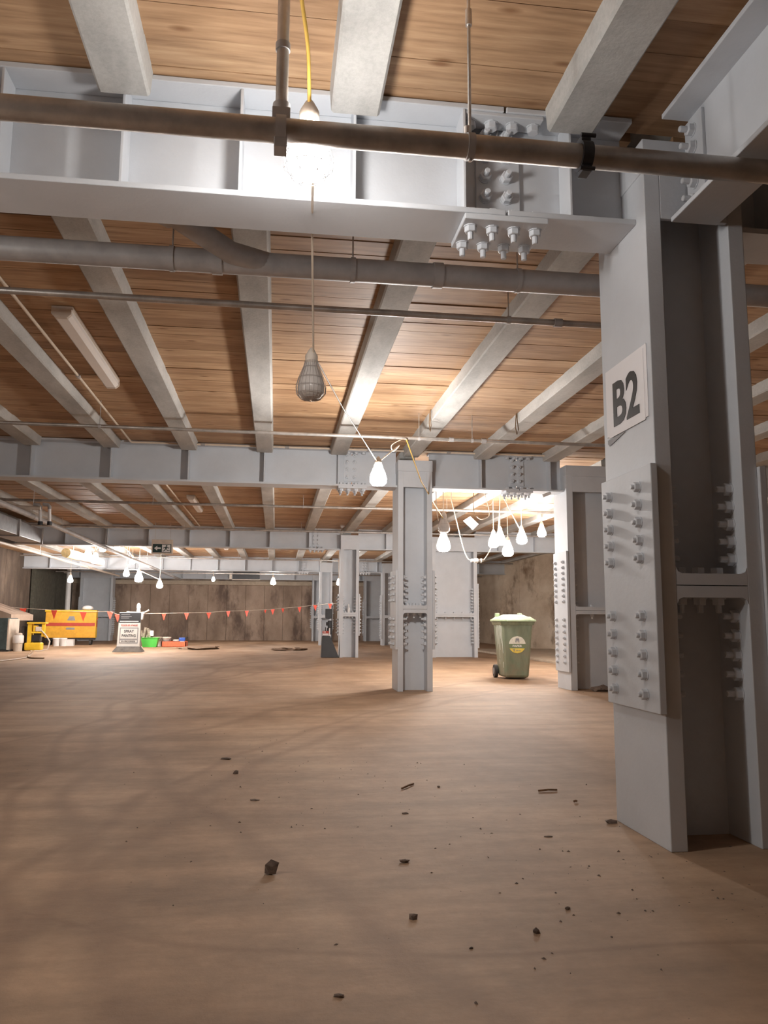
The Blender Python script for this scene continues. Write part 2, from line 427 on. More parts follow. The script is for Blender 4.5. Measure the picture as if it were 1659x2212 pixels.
column('wide steel column with white bolted plates just right of the green bin', RL, RR, COLY[1], 2, **kw)
column('wide steel column behind the green bin, seen between bin and middle column', RL, RR, COLY[2], 1, **kw)
column('wide steel column seen just left of the middle column', RL, RR, COLY[3], 0, **kw)
column('farthest wide steel column of the right row, by the far wall', RL, RR, COLY[4], 0, **kw)
column('wide pale steel column at far left behind the yellow tool chest', -9.25, -7.75, COLY[4], 0, **kw)

# ------------------------------------------------------------------ girders along x
ZB, ZT, GD = 2.97, 3.545, .165
def girder(label, xa, xb, yc, detail, splice=None, group=None, sp0=-.222, st=1.083):
    t = thing('steel_girder', label, 'girder', ((xa+xb)/2, yc, ZB), 0, group)
    cx = (xa+xb)/2; a, b = xa-cx, xb-cx; H = ZT-ZB; bv = .004 if detail == 2 else 0
    gap = None if splice is None else splice-cx
    def seg(f, name):
        if gap is None: f(a, b).build(name, STEEL, t, bevel=bv)
        else: f(a, gap-.006).build(name, STEEL, t, bevel=bv); f(gap+.006, b).build(name, STEEL, t, bevel=bv)
    seg(lambda p, q: MB().box(p, q, -GD, GD, 0, .028), 'bottom_flange')
    seg(lambda p, q: MB().box(p, q, -GD, GD, H-.028, H), 'top_flange')
    seg(lambda p, q: MB().box(p, q, -.01, .01, .028, H-.028), 'web')
    k = math.floor((xa-sp0)/st)+1; me = None; ml = {}
    for s in (-1, 1):
        y0, y1 = (-GD+.004, -.01) if s < 0 else (.01, GD-.004)
        c = .02
        prof = [(y0, .028), (y1, .028), (y1, H-.028), (y0, H-.028)]
        ml[s] = MB().prism(prof, -.007, .007, 'x').mesh('stiffener', STEEL)
    while sp0+k*st < xb-.1:
        x = sp0+k*st-cx; k += 1
        if gap is not None and abs(x-gap) < .15: continue
        for s in (-1, 1): link('stiffener', ml[s], t, (x, 0, 0), bevel=.003 if detail == 2 else 0)
    if gap is not None:
        MB().box(gap-.21, gap+.21, -GD+.002, GD-.01, -.03, 0).build('bottom_splice_plate', STEEL, t, bevel=bv)
        for s in (-1, 1): MB().box(gap-.12, gap+.11, *sorted((s*.01, s*.028)), .09, H-.09).build('web_splice_plate', STEEL, t, bevel=bv)
        MB().box(gap-.2, gap+.2, -GD+.01, -.04, H-.048, H-.028).build('top_splice_plate', STEEL, t, bevel=bv)
        its = []
        for i in range(4):
            x = gap-.165+i*.11
            for y in (-.085, .095): its.append(((x, y, -.03), '-z', NUT))
            its.append(((x, -.085, .028), '+z', HEAD)); its.append(((x, -.09, H-.048), '-z', HEAD))
        for i in range(4):
            for x in (gap-.075, gap+.035): its.append(((x, -.028, .16+i*.11), '-y', NUT))
        if detail: [bolt(t, *i) for i in its]
        else: bolts_joined(t, [(i[0], i[1]) for i in its])
    return t
SPX = 1.075
gl = ['nearest grey girder across the top of the picture, behind the near pipe and bright lamp',
      'second grey girder, left of the middle column, with a lit lamp under its right end',
      'third grey girder, behind the exit sign, meeting the trolley column',
      'fourth grey girder, far back above the string of red flags',
      'last grey girder close to the far wall, with a dark box hung on it']
for i, yc in enumerate(GY):
    girder(gl[i], XW0, CL, yc, 2 if i == 0 else (1 if i == 1 else 0), SPX if i < 4 else None, 'long girders left of the centre columns', *((.324, .5415) if i == 0 else ()))
girder('grey girder on the right of the B2 column, mostly hidden in the dark', CR, XW1, GY[0], 0, None, None, .324, .5415)
gm = ['short grey girder between the middle column and the column right of the bin',
      'short grey girder behind the hanging lamps right of the middle column',
      'short far girder between the rows of columns, below the third one',
      'farthest short girder between the two rows of columns, by the far wall']
gr = ['grey girder from the column right of the bin to the right wall', 'grey girder behind the lamp cluster, reaching the right wall',
      'grey girder reaching the right wall in the far bay', 'last grey girder reaching the right wall, at the far end']
for i, yc in enumerate(GY[1:]):
    girder(gm[i], CR, RL, yc, 1 if i == 0 else 0, 3.62, 'short girders between the column rows')
    girder(gr[i], RR, XW1, yc, 0, None, 'girders running to the right wall')

# girder along the depth, framing into the front of the B2 column
t = thing('steel_girder', 'dim grey girder coming overhead towards the viewer from the B2 column, top right', 'girder', (1.99, 3.47, 2.94))
MB().box(-.12, .12, -6, -.005, 0, .025).build('bottom_flange', STEEL, t, bevel=.004)
MB().box(-.15, .15, -6, -.015, .535, .56).build('top_flange', STEEL, t, bevel=.004)
MB().box(-.012, .004, -6, -.02, .025, .535).build('web', STEEL, t)
MB().box(-.03, -.012, -.17, -.012, .03, .51).build('shear_plate', STEEL, t, bevel=.003)
for i in range(5): bolt(t, (-.03, -.09, .08+i*.09), '-x')

# ------------------------------------------------------------------ pipes
def pipe(label, p0, p1, r, mat=GALV, name='steel_pipe', cat='pipe', hangers=(), joints=(), group=None, hr=.005):
    p0, p1 = Vector(p0), Vector(p1); t = thing(name, label, cat, p0, 0, group)
    L = p1-p0; d = L.normalized()
    MB().tube([(0, 0, 0), L], r, 20 if r > .03 else 12).build('tube', mat, t)
    for q in hangers:
        c = d*q
        MB().tube([c+Vector((0, 0, r)), (c.x, c.y, ZC+.02-p0.z)], hr, 8).build('hanger_rod', ROD, t)
        MB().tube([c-d*.014, c+d*.014], r+.006, 20).build('clamp', GALVD, t)
    for q in joints:
        c = d*q; MB().tube([c-d*.03, c+d*.03], r+.008, 20).build('coupling', GALVD, t)
    return t
XL_ = -6.0
p = pipe('thick galvanised pipe crossing the top of the picture in front of the lamp', (XL_, 2.88, 2.868), (6, 2.88, 2.868), .047, hangers=(6.72,), hr=.007, joints=())
# heavy drop tube with clamp, rod end fittings and grooved coupling
MB().tube([(5.975, .03, .07), (5.975, .03, .70)], .024, 16).build('drop_tube', GALV, p)
for za, zb, ra in ((.36, .39, .029), (.07, .13, .034)): MB().tube([(5.975, .03, za), (5.975, .03, zb)], ra, 16).build('tube_collar', GALVD, p)
MB().tube([(5.955, 0, 0), (5.995, 0, 0)], .058, 20).box(5.95, 6.0, -.035, .035, -.085, -.045).box(5.94, 6.01, -.02, .02, .04, .09).build('drop_clamp', GALVD, p, bevel=.003)
MB().tube([(6.71, 0, .055), (6.71, 0, .085)], .013, 8).tube([(6.72, 0, .53), (6.72, 0, .6)], .014, 8).tube([(6.72, 0, -.05), (6.72, 0, -.062)], .008, 8).build('rod_nut', ROD, p)
gc = at(1262, 345, 2.88).x-XL_
MB().tube([(gc-.022, 0, 0), (gc+.022, 0, 0)], .06, 24).box(gc-.02, gc+.02, -.03, .03, .05, .078).box(gc-.02, gc+.02, -.03, .03, -.078, -.05).tube([(gc-.03, -.05, .062), (gc+.03, -.05, .062)], .009, 8).tube([(gc-.03, -.03, -.068), (gc+.03, -.03, -.068)], .009, 8).build('grooved_coupling', DARK, p, bevel=.003)

x0 = -9.5
hg = [at(u, v, 4.7).x-x0 for u, v in ((372, 560), (762, 585), (1118, 610))]
p = pipe('thick dull drain pipe strapped under the joists just behind the nearest girder', (x0, 4.7, 3.165), (9.4, 4.7, 3.15), .072, GALVD, 'drain_pipe', hangers=hg, joints=[at(945, 600, 4.7).x-x0, at(470, 565, 4.7).x-x0])
MB().tube([(x0*-1-1.15, -.85, .12), (-x0-.62, -.42, .06), (-x0-.32, -.1, .01), (-x0-.1, 0, 0)], .066, 18).build('branch', GALVD, p)
MB().tube([(-x0-.68, -.47, .066), (-x0-.62, -.42, .06)], .08, 18).build('branch_collar', GALVD, p)
pipe('thin steel pipe crossing below the ceiling behind the drain pipe', (x0, 5.5, 3.245), (2.6, 5.5, 3.21), .024, hangers=[at(1098, 660, 5.5).x-x0, 5.2], joints=[at(1205, 695, 5.5).x-x0])
t = pipe('thin bright pipe crossing in front of the second girder', (x0, 9.5, 3.26), (4.2, 9.5, 3.225), .022, hangers=[at(905, 930, 9.5).x-x0, 5.0, 7.4, at(1020, 945, 9.5).x-x0], joints=[at(1045, 950, 9.5).x-x0, at(975, 948, 9.5).x-x0])
pipe('slim conduit clipped along the top of the second girder', (-2.1, 11.5, 3.50), (4.2, 11.5, 3.50), .014, CABLE_W, 'conduit', 'conduit', joints=[1.0, 2.2, 3.4, 4.6])
pipe('thin pipe crossing the middle of the third bay', (x0, 16.3, 3.31), (9.4, 16.3, 3.31), .028, hangers=[4, 7, 10, 13], group='cross pipes of the back bays')
pipe('thin pipe crossing just in front of the third girder', (x0, 20.9, 3.34), (9.4, 20.9, 3.30), .026, hangers=[4.1, 7.1, 10.1, 13.1], group='cross pipes of the back bays')
pipe('thin pipe crossing just behind the third girder', (x0, 25.2, 3.27), (9.4, 25.2, 3.27), .028, hangers=[4, 8, 12], group='cross pipes of the back bays')
pipe('thin pipe crossing just in front of the fourth girder', (x0, 31.2, 3.35), (9.4, 31.2, 3.30), .028, hangers=[4, 8, 12], group='cross pipes of the back bays')
pipe('thin pipe crossing the last bay near the far wall', (x0, 36.2, 3.05), (9.4, 36.2, 3.05), .03, hangers=[3, 6, 9, 12], group='cross pipes of the back bays')
pipe('pale conduit running away along the ceiling left of the batten light', (-2.1, 4.2, 3.52), (-2.1, 11.45, 3.50), .014, CABLE_W, 'conduit', 'conduit', joints=[2.0, 4.2, 6.4])
pipe('thin conduit running away along the third bay ceiling beside the batten light', (-2.1, 12.0, 3.51), (-2.1, 21.9, 3.51), .016, CABLE_W, 'conduit', 'conduit')
p = pipe('long dark pipe running away to the far wall on the left', (-4.57, 9.6, 2.905), (-4.57, 39.2, 2.905), .05, GALVD, hangers=[6, 12.5, 16, 19.5, 23, 26.5])
pipe('second long pipe running away beside the left duct', (-6.9, 12.5, 2.9), (-6.9, 36.5, 2.9), .04, BEIGE, hangers=[6, 12, 18])
pipe('horizontal cross pipe feeding the white drop pipes at the left', (-9.4, 15.2, 3.2), at(87, 1098, 15.2), .035, BEIGE)
for u, lb in ((87, 'left one of the two short white drop pipes above the duct'), (107, 'right one of the two short white drop pipes above the duct')):
    a = at(u, 1100, 15.4); b = at(u, 1130, 15.4)
    o = thing('drop_pipe', lb, 'pipe', b)
    MB().tube([(0, 0, 0), a-b], .03, 12).build('tube', WHITE, o)
    MB().tube([(0, 0, -.04), (0, 0, .03)], .045, 12).build('collar', DARK, o)
    MB().tube([a-b, a-b+Vector((0, 0, .04)), a-b+Vector((-.03, 0, .08)), a-b+Vector((-.12, 0, .09))], .034, 12).build('elbow', GALVD, o)
for (u, v), lb in (((905, 920), 'wire loop hooked on the joist above the middle column'), ((1062, 925), 'dark strap hanging against the joist right of the middle column'), ((1215, 935), 'dark strap against the joist nearest to the B2 column')):
    a = at(u, v, 9.3); xj = JX+SP*round((a.x-JX)/SP)-.145; o = MB()
    o.tube([(0, .04, ZC-.005-3.3), (-.006, .02, .16), (-.008, -.04, .02), (.0, .05, -.02), (-.004, .10, .08), (0, .07, ZC-.01-3.3)], .006, 6)
    tag(o.build('wire_strap', CABLE_B, loc=(xj, 9.25, 3.3)), lb, 'strap')
# duct on the left
t = thing('air_duct', 'grey rectangular duct running away under the ceiling at the left', 'duct', (-6.45, 16.2, 2.98))
for i in range(3):
    MB().box(-.3, .3, i*1.9, i*1.9+1.87, 0, .36).build('duct_section', DUCT, t, bevel=.01)
    MB().box(-.33, .33, i*1.9+1.86, i*1.9+1.91, -.03, .39).build('flange_joint', GALVD, t)
o = thing('pipe_lagging', 'yellowish wrapped pipe end beside the left duct', 'pipe', (-5.75, 25.4, 2.82))
MB().tube([(-.05, -2.4, 0), (0, -1.2, 0)], .13, 14).build('yellow_wrap', plain('yellow_lagging', (.62, .46, .22), .8, 0, .3, 12), o)
MB().tube([(0, -1.2, 0), (.1, 1.4, 0)], .12, 14).build('white_wrap', WHITE, o)
for yh in (-1.8, .9): MB().tube([(0, yh, 0), (0, yh, ZC+.02-2.82)], .008, 6).build('hanger_rod', ROD, o)
# far dark ventilation box
t = thing('vent_box', 'dark oblong fan box hung on the last girder', 'vent', at(532, 1252, 38.6))
MB().box(-.62, .62, -.2, .2, 0, .36).build('housing', DARK, t, bevel=.01)
MB().box(-.66, .66, -.22, -.2, -.03, 0).build('lower_frame', BEIGE, t); MB().box(-.78, -.66, -.2, 0, 0, .3).build('side_bracket', BEIGE, t)
MB().box(-.5, -.46, -.02, .02, .36, ZC-t.location.z).box(.46, .5, -.02, .02, .36, ZC-t.location.z).build('hanger', ROD, t)

# ------------------------------------------------------------------ batten lights
def batten(label, x, ya, yb, w=.115):
    t = thing('batten_light', label, 'ceiling light', (x, ya, ZC-.005), 0, 'unlit batten lights on the ceiling')
    L = yb-ya
    MB().box(-w/2-.01, w/2+.01, .02, L-.02, -.03, .0).build('backplate', BEIGE, t)
    MB().prism([(-w/2, -.03), (-w/2, -.07), (-w/2+.03, -.1), (w/2-.03, -.1), (w/2, -.07), (w/2, -.03)], .03, L-.03, 'y').build('diffuser', LAMPBODY, t)
    for yy in (0, L-.035): MB().prism([(-w/2-.004, -.03), (-w/2-.004, -.072), (-w/2+.03, -.104), (w/2-.03, -.104), (w/2+.004, -.072), (w/2+.004, -.03)], yy, yy+.035, 'y').build('end_cap', BEIGE, t)
batten('unlit batten light on the near ceiling at the left, beside the pale conduit', -1.80, 6.55, 8.6, .15)
batten('small unlit batten light on the ceiling behind the second girder', -1.8, 16.6, 18.6, .15)
batten('tiny unlit batten light on the ceiling behind the third girder', -1.8, 26.6, 28.6, .15)
o = thing('smoke_detector', 'small white detector on the ceiling behind the left end of the second girder', 'detector', at(395, 1046, 12.6))
MB().lathe([(.09, 0), (.09, .03), (.06, .06)], n=16).build('body', WHITE, o); MB().tube([(0, 0, .05), (0, 0, ZC-o.location.z)], .015).build('stem', GALVD, o)

# ------------------------------------------------------------------ festoon lamps
PEAR = [(.026, .09), (.034, .06), (.054, .01), (.064, -.03), (.062, -.062), (.044, -.084), (.006, -.092)]
lit_me = MB().lathe(PEAR[::-1], n=14).mesh('globe', LIT)
far_me = MB().lathe(PEAR[::-1], n=14).mesh('globe', LIT_FAR)
near_me = MB().lathe(PEAR[::-1], n=14).mesh('globe', LIT_NEAR)
off_me = MB().lathe(PEAR[::-1], n=20).mesh('globe', FROST)
sk_me = MB().lathe([(.022, .08), (.03, .085), (.03, .12), (.014, .15), (.006, .16)], n=12).mesh('socket', BEIGE)
def cage_mesh(mat, n=10, k=1.16, rr=.0022):
    b = MB()
    for j in range(n):
        a = 2*math.pi*j/n; b.tube([((r*k+.002)*math.cos(a), (r*k+.002)*math.sin(a), z*1.05) for r, z in PEAR], rr, 4, caps=False)
    for r, z in PEAR[1:-1]:
        b.tube([((r*k+.002)*math.cos(2*math.pi*j/16), (r*k+.002)*math.sin(2*math.pi*j/16), z*1.05) for j in range(17)], rr, 4, caps=False)
    return b.mesh('guard_cage', mat)
cg_lit = cage_mesh(WHITE, 6, 1.12, .0016); cg_off = cage_mesh(CAGE, 22, 1.08, .0011)
def lamp(p, lit, label, scale=1.0, tilt=(0, 0), cord=False, me=None):
    t = thing('festoon_lamp', label, 'lamp', p, 0, 'lit caged festoon lamps' if lit else 'unlit caged festoon lamps')
    t.scale = (scale,)*3; t.rotation_euler = (tilt[0], tilt[1], 0)
    link('globe', me or (lit_me if lit else off_me), t); link('socket', sk_me, t)
    if cord: MB().tube([(0, 0, .15), (0, 0, (ZC+.02-t.location.z)/scale)], .005, 5).build('cord', CABLE_W, t)
    link('guard_cage', cg_lit if lit else cg_off, t)
    return t
def cable(label, pts, r, mat, name='lamp_cable', smooth=True):
    pts = [Vector(p) for p in pts]; up = None
    if 'cable' in name and pts[0].y > 12.5 and 3.0 < pts[0].z < 3.5: up = Vector((pts[0].x, pts[0].y, ZC+.01))
    if smooth and len(pts) > 2:
        q = []
        for i in range(len(pts)-1):
            p0, p1, p2, p3 = pts[max(i-1, 0)], pts[i], pts[i+1], pts[min(i+2, len(pts)-1)]
            for k in range(6):
                s = k/6
                q.append(.5*((2*p1)+(p2-p0)*s+(2*p0-5*p1+4*p2-p3)*s*s+(3*p1-p0-3*p2+p3)*s**3))
        q.append(pts[-1]); pts = q
    if up: pts = [up]+pts
    o0 = pts[0]; mb = MB().tube([p-o0 for p in pts], r, 6); ob = mb.build(name, mat, loc=o0)
    return tag(ob, label, 'cable')
M1 = at(667, 322, 3.03)
lamp(M1, True, 'big glaring lamp behind the thick pipe at the top of the picture', 1.35, me=near_me)
cable('yellow cable hanging from above the frame down to the big glaring lamp', [(.05, 2.5, ZC), (.03, 2.75, 3.45), at(665, 100, 2.9), M1+Vector((0, 0, .17))], .008, CABLE_Y)
M2 = at(672, 822, 4.6)
lamp(M2, False, 'unlit grey lamp in a mesh cage hanging in the middle of the picture', 1.25)
cable('thin pale cable from the glaring lamp down to the unlit lamp', [M1+Vector((.02, .03, -.1)), at(674, 480, 3.9), at(677, 770, 4.6)], .006, CABLE_W, smooth=False)
lamp((-3.6, 2.2, 2.35), True, 'unseen lamp added left of the picture to brighten the B2 column', 1.2, cord=True)  # added fill lamp, out of view, lifts the left face of the B2 column
M3 = at(817, 1026, 8.6)
lamp(M3, True, 'lit lamp left of the top of the middle column', 1.3)
cable('brown cable slanting from the unlit lamp to the lit lamp by the middle column', [at(677, 765, 4.6), at(740, 880, 6.5), M3+Vector((-.02, 0, .16))], .006, CABLE_B, smooth=False)
hk = at(878, 950, 9.45)
cable('looped cable end from the lit lamp up to the pipe by the middle column', [M3+Vector((.02, 0, .16)), at(862, 962, 9.2), at(850, 975, 9.3), at(846, 962, 9.3), at(866, 950, 9.4), hk], .006, CABLE_W)
M4 = at(958, 1172, 13.2); M5 = at(959, 1134, 12.9)
cable('yellow cable falling from the pipe across the top of the middle column', [hk, at(910, 1040, 10.9), at(957, 1120, 12.9)], .009, CABLE_Y, smooth=False)
lamp(M5, False, 'white unlit lamp right of the middle column, above a lit one', 1.45)
lamp(M4, True, 'lit lamp hanging just right of the middle column', 1.6, cord=True, me=far_me)
right = [((1080, 1162), 15, 'leftmost and highest of the bright lamp cluster above the bin'), ((1097, 1186), 14.6, 'lowest lamp of the bright cluster above the bin'),
         ((1127, 1160), 15.2, 'lit lamp right of the cluster above the bin'), ((1170, 1147), 18, 'smaller lit lamp nearest to the column right of the bin'),
         ((1066, 1168), 15.8, 'lamp at the left rear of the bright cluster above the bin')]
for (u, v), Y, lb in right: lamp(at(u, v, Y), True, lb, 1.5, cord=True, me=far_me)
pc = 13.4
cable('white cable drooping from the ceiling to the plug connector left of the bin', [at(975, 1080, pc), at(985, 1120, pc), at(1000, 1180, pc), at(1010, 1205, pc), at(1018, 1211, pc)], .010, CABLE_W)
cable('pale cable rising from the plug connector to the bright lamp cluster', [at(1044, 1211, pc), at(1055, 1195, pc), at(1068, 1165, pc+.6)], .009, CABLE_W)
o = thing('cable_connector', 'white plug connector joining two drooping cables left of the bin', 'connector', at(1031, 1211, pc))
MB().tube([(-.11, 0, 0), (-.05, 0, 0)], .03, 12).build('plug', WHITE, o); MB().tube([(-.05, 0, 0), (.01, 0, 0)], .04, 12).build('collar', WHITE, o)
MB().tube([(.01, 0, 0), (.1, 0, .005)], .028, 12).build('socket', ROD, o); MB().tube([(.06, 0, 0), (.075, 0, 0)], .04, 12).build('flange_ring', WHITE, o)
cable('pale cable slanting down to the lit lamp right of the cluster', [at(1083, 1066, 14), at(1124, 1145, 15.2)], .010, CABLE_W)
cable('pale cable hanging straight down into the bright cluster', [at(1081, 1066, 14), at(1076, 1148, 15)], .009, CABLE_W)
cable('thin cable hanging in a loop behind the short girder', [at(1045, 1062, 13), at(1055, 1095, 13), at(1056, 1115, 13), at(1040, 1122, 13), at(1030, 1116, 13)], .008, CABLE_W)
cable('thin cable holding the white card behind the short girder', [at(1023, 1062, 13.2), at(1023, 1100, 13.2), at(1028, 1118, 13.2)], .006, CABLE_B)
cable('thin vertical cable end beside the middle column', [at(942, 1065, 12.8), at(943, 1100, 12.8), at(947, 1125, 12.8)], .007, CABLE_W)
cable('slack arc of cable under the ceiling above the bin', [at(1068, 1066, 14), at(1062, 1088, 14), at(1052, 1093, 14), at(1043, 1090, 14)], .006, CABLE_W)
q = at(1020, 1128, 13.2)
o = MB().add([(-.16, 0, .02), (-.04, -.03, .10), (.12, .02, -.03), (.02, .04, -.13), (-.16, .004, .02), (-.04, -.026, .10), (.12, .024, -.03), (.02, .044, -.13)],
             [(0, 1, 2, 3), (7, 6, 5, 4), (0, 4, 5, 1), (1, 5, 6, 2), (2, 6, 7, 3), (3, 7, 4, 0)]).build('hanging_card', WHITE, loc=q)
tag(o, 'white square of card hanging tilted behind the short girder', 'card')
o = thing('pipe_sensor', 'small white cylinder clipped under the short girder near its right end', 'sensor', at(1180, 1068, 11.55))
MB().tube([(-.06, 0, -.03), (.06, 0, .02)], .025, 12).build('body', WHITE, o); MB().tube([(.06, 0, .02), (.066, 0, .022)], .02, 12).build('lens', DARK, o)
left = [((190, 1197), 24, 'brightest lamp of the left cluster, lowest left', 1.6), ((222, 1181), 24.5, 'lamp in the middle of the left cluster, behind the dark pipe', 1.5),
        ((253, 1180), 25, 'right lamp of the left cluster, against the third girder', 1.2), ((206, 1206), 23.5, 'lamp at the bottom right of the bright left cluster', 1.6),
        ((286, 1211), 28, 'small lamp just under the long dark pipe at the left', 1.3), ((273, 1237), 29, 'lit lamp left of the pear shaped one on the left side', 1.5),
        ((300, 1246), 28, 'largest pear shaped lit lamp on the left side, above the sign', 1.9), ((345, 1262), 29, 'lit lamp right of the pear shaped one, above the bunting', 1.5),
        ((152, 1251), 31, 'lone lit lamp at far left above the yellow tool chest', 1.4), ((461, 1251), 35, 'small dim looking lamp left of the fan box', 1.0),
        ((590, 1256), 35, 'small bright lamp in the centre of the far wall', 1.6), ((732, 1257), 29.5, 'lit lamp half hidden by the trolley column', 1.3)]
for (u, v), Y, lb, s in left: lamp(at(u, v, Y), True, lb, s, cord=True, me=far_me)
cable('white cable sagging between the lamps of the left cluster', [at(190, 1175, 24), at(205, 1190, 24), at(222, 1170, 24.5), at(253, 1172, 25), at(286, 1203, 28), at(273, 1228, 29), at(300, 1232, 28), at(345, 1252, 29)], .015, CABLE_W)
cable('vertical wire of the small lamp in the centre of the far wall', [at(587, 1205, 35), at(590, 1247, 35)], .01, CABLE_W)
cable('vertical wire of the dim looking lamp left of the fan box', [at(461, 1210, 35), at(461, 1244, 35)], .01, CABLE_W)
cable('short wire of the lit lamp behind the trolley column', [at(732, 1220, 29.5), at(732, 1248, 29.5)], .01, CABLE_W)

# ------------------------------------------------------------------ exit sign
a = at(350, 1197, 21.6); t = thing('exit_sign', 'running man exit sign with a left arrow hung under the ceiling', 'exit sign', a)
MB().box(-.27, .27, -.05, .05, 0, .38).build('housing', BEIGE, t, bevel=.01)
MB().box(-.235, .235, -.056, -.05, .04, .26).build('face', EXITG, t)
MB().box(.0, .215, -.060, -.056, .055, .245).build('pictogram_field', WHITE, t)
MB().prism([(-.2, .15), (-.12, .215), (-.12, .17), (-.03, .17), (-.03, .13), (-.12, .13), (-.12, .085)], -.060, -.056, 'y').build('arrow', WHITE, t)
mb = MB()
mb.prism([(.12+.02*math.cos(i*.785), .215+.02*math.sin(i*.785)) for i in range(8)], -.064, -.060, 'y')
for pl in ([(.08, .19), (.13, .195), (.12, .13), (.085, .13)], [(.03, .165), (.09, .19), (.08, .17), (.045, .145)], [(.12, .19), (.17, .165), (.185, .18), (.19, .165), (.165, .145), (.12, .17)],
           [(.1, .135), (.12, .13), (.15, .1), (.2, .1), (.2, .085), (.14, .083)], [(.085, .135), (.105, .13), (.07, .08), (.025, .065), (.025, .08), (.055, .095)]):
    mb.prism(pl, -.064, -.060, 'y')
mb.build('running_man', EXITG, t)
MB().box(-.2, -.19, -.005, .005, .38, ZC-a.z).box(.19, .2, -.005, .005, .38, ZC-a.z).build('hanger', ROD, t)

# ------------------------------------------------------------------ B2 sheet
t = thing('location_sheet', 'white paper sheet lettered B2 taped on the foreground column', 'sign', (CL-.001, 3.745, 2.15))
MB().box(-.003, 0, -.235, .245, -.175, .185).build('paper', PAPER, t)
MB().box(-.005, -.003, -.205, .215, -.185, .168).build('front_paper', PAPER, t)
me = text_mesh('B2', .30, .235, .0012, INK)
o = link('lettering', me, t, (-.0065, 0.0, -.02)); o.rotation_euler = Matrix(((0, 0, -1), (-1, 0, 0), (0, 1, 0))).to_euler()
MB().prism([(.24, -.19), (.02, -.19), (.22, -.225), (.24, -.21)], -.003, -.001, 'x').build('tape', GREYINK, t)

# ------------------------------------------------------------------ wheelie bin
BX, BY = 3.98, 13.72
t = thing('wheelie_bin', 'green wheelie bin with a round PAPER label between the columns', 'bin', (BX+.22, BY+.3, 0), math.radians(-3))
b = MB().frustum((-.215, .215, -.27, .27), (-.28, .28, -.35, .35), .03, .99); b.build('body', BIN, t, bevel=.04)
MB().frustum((-.29, .29, -.36, .36), (-.31, .31, -.38, .38), .94, 1.0).build('rim', BIN, t, bevel=.01)
lid = MB(); lid.frustum((-.33, .33, -.40, .39), (-.325, .325, -.39, .38), 1.003, 1.035); lid.frustum((-.31, .31, -.37, .37), (-.25, .25, -.30, .30), 1.035, 1.085)
lid.frustum((-.22, .22, -.26, .24), (-.13, .13, -.18, .18), 1.085, 1.125)
lido = lid.build('lid', BINLID, t, bevel=.008)
MB().box(-.2, .2, -.43, -.39, 1.0, 1.025).build('lid_lip', BINLID, lido, bevel=.006)
for x in (-.2, .22):
    MB().box(x-.035, x+.035, .3, .4, 1.08, 1.15).build('hinge', BINLID, t, bevel=.01)
MB().tube([(-.27, .42, 1.0), (.27, .42, 1.0)], .02, 12).box(-.28, -.24, .33, .43, .97, 1.03).box(.24, .28, .33, .43, .97, 1.03).build('handle', BIN, t)
MB().tube([(-.295, .27, .12), (.295, .27, .12)], .015, 10).build('axle', ROD, t)
for s in (-1, 1):
    wb = MB().tube([(s*.235, .27, .115), (s*.29, .27, .115)], .115, 24).build('wheel', RUB, t, bevel=.008)
    MB().tube([(s*.28, .27, .115), (s*.297, .27, .115)], .06, 16).build('hub', GREYINK, wb)
n_ = []                                 # slightly leaning label parts on the front face
def fy(z): return -.27-.08*(z-.03)/.96-.003
def disc(z0, z1, mat, nm):
    cz, r = .60, .148; pts = []
    zs = [z0+(z1-z0)*i/10 for i in range(11)]
    R_ = [(math.sqrt(max(0, r*r-(z-cz)**2)), z) for z in zs]
    poly = [(x, z) for x, z in R_]+[(-x, z) for x, z in R_[::-1]]
    k = len(poly); vs = [(x, fy(z)-.002, z) for x, z in poly]+[(x, fy(z)+.002, z) for x, z in poly]
    MB().add(vs, [tuple(range(k)), tuple(range(2*k-1, k-1, -1))]+[(i, i+k, (i+1) % k+k, (i+1) % k) for i in range(k)]).build(nm, mat, t)
disc(.615, .748, LABELW, 'label_top'); disc(.538, .6145, LABELG, 'label_band'); disc(.452, .5375, LABELY, 'label_base')
lm = text_mesh('PAPER', .165, .036, .001, WHITE); o = link('lettering', lm, t, (0, fy(.577)-.004, .577)); o.rotation_euler = (math.pi/2+.083, 0, 0)
MB().prism([(-.035, .64), (-.03, .71), (.03, .71), (.035, .64), (.02, .64), (.012, .69), (0, .65), (-.012, .69), (-.02, .64)], fy(.70)-.004, fy(.66)-.002, 'y').build('label_icon', GREYINK, t)
MB().prism([(-.08, .522), (-.04, .522), (-.055, .485), (-.065, .485), (-.055, .514), (-.08, .514)], fy(.53)-.005, fy(.53)-.001, 'y').box(-.015, .005, fy(.53)-.005, fy(.53), .49, .512).box(.015, .06, fy(.53)-.005, fy(.53), .496, .504).build('label_marks', GREYINK, t)
dr = MB()
for y, z0, z1 in ((-.28, .45, .92), (-.21, .62, .95), (-.17, .7, .96), (-.1, .5, .97), (-.02, .36, .95), (.05, .6, .95), (-.25, .2, .3), (.02, .25, .33), (.12, .5, .9)):
    sx_ = lambda z: -.215-.065*(z-.03)/.96-.002
    yy = y; dr.add([(sx_(z0), yy-.003, z0), (sx_(z0), yy+.003, z0), (sx_(z1), yy+.011, z1), (sx_(z1), yy-.011, z1), (sx_(z0)+.004, yy-.003, z0), (sx_(z0)+.004, yy+.003, z0), (sx_(z1)+.004, yy+.011, z1), (sx_(z1)+.004, yy-.011, z1)],
           [(0, 1, 2, 3), (7, 6, 5, 4), (0, 4, 5, 1), (1, 5, 6, 2), (2, 6, 7, 3), (3, 7, 4, 0)])
dr.build('paint_drip', PAINTDRIP, t)

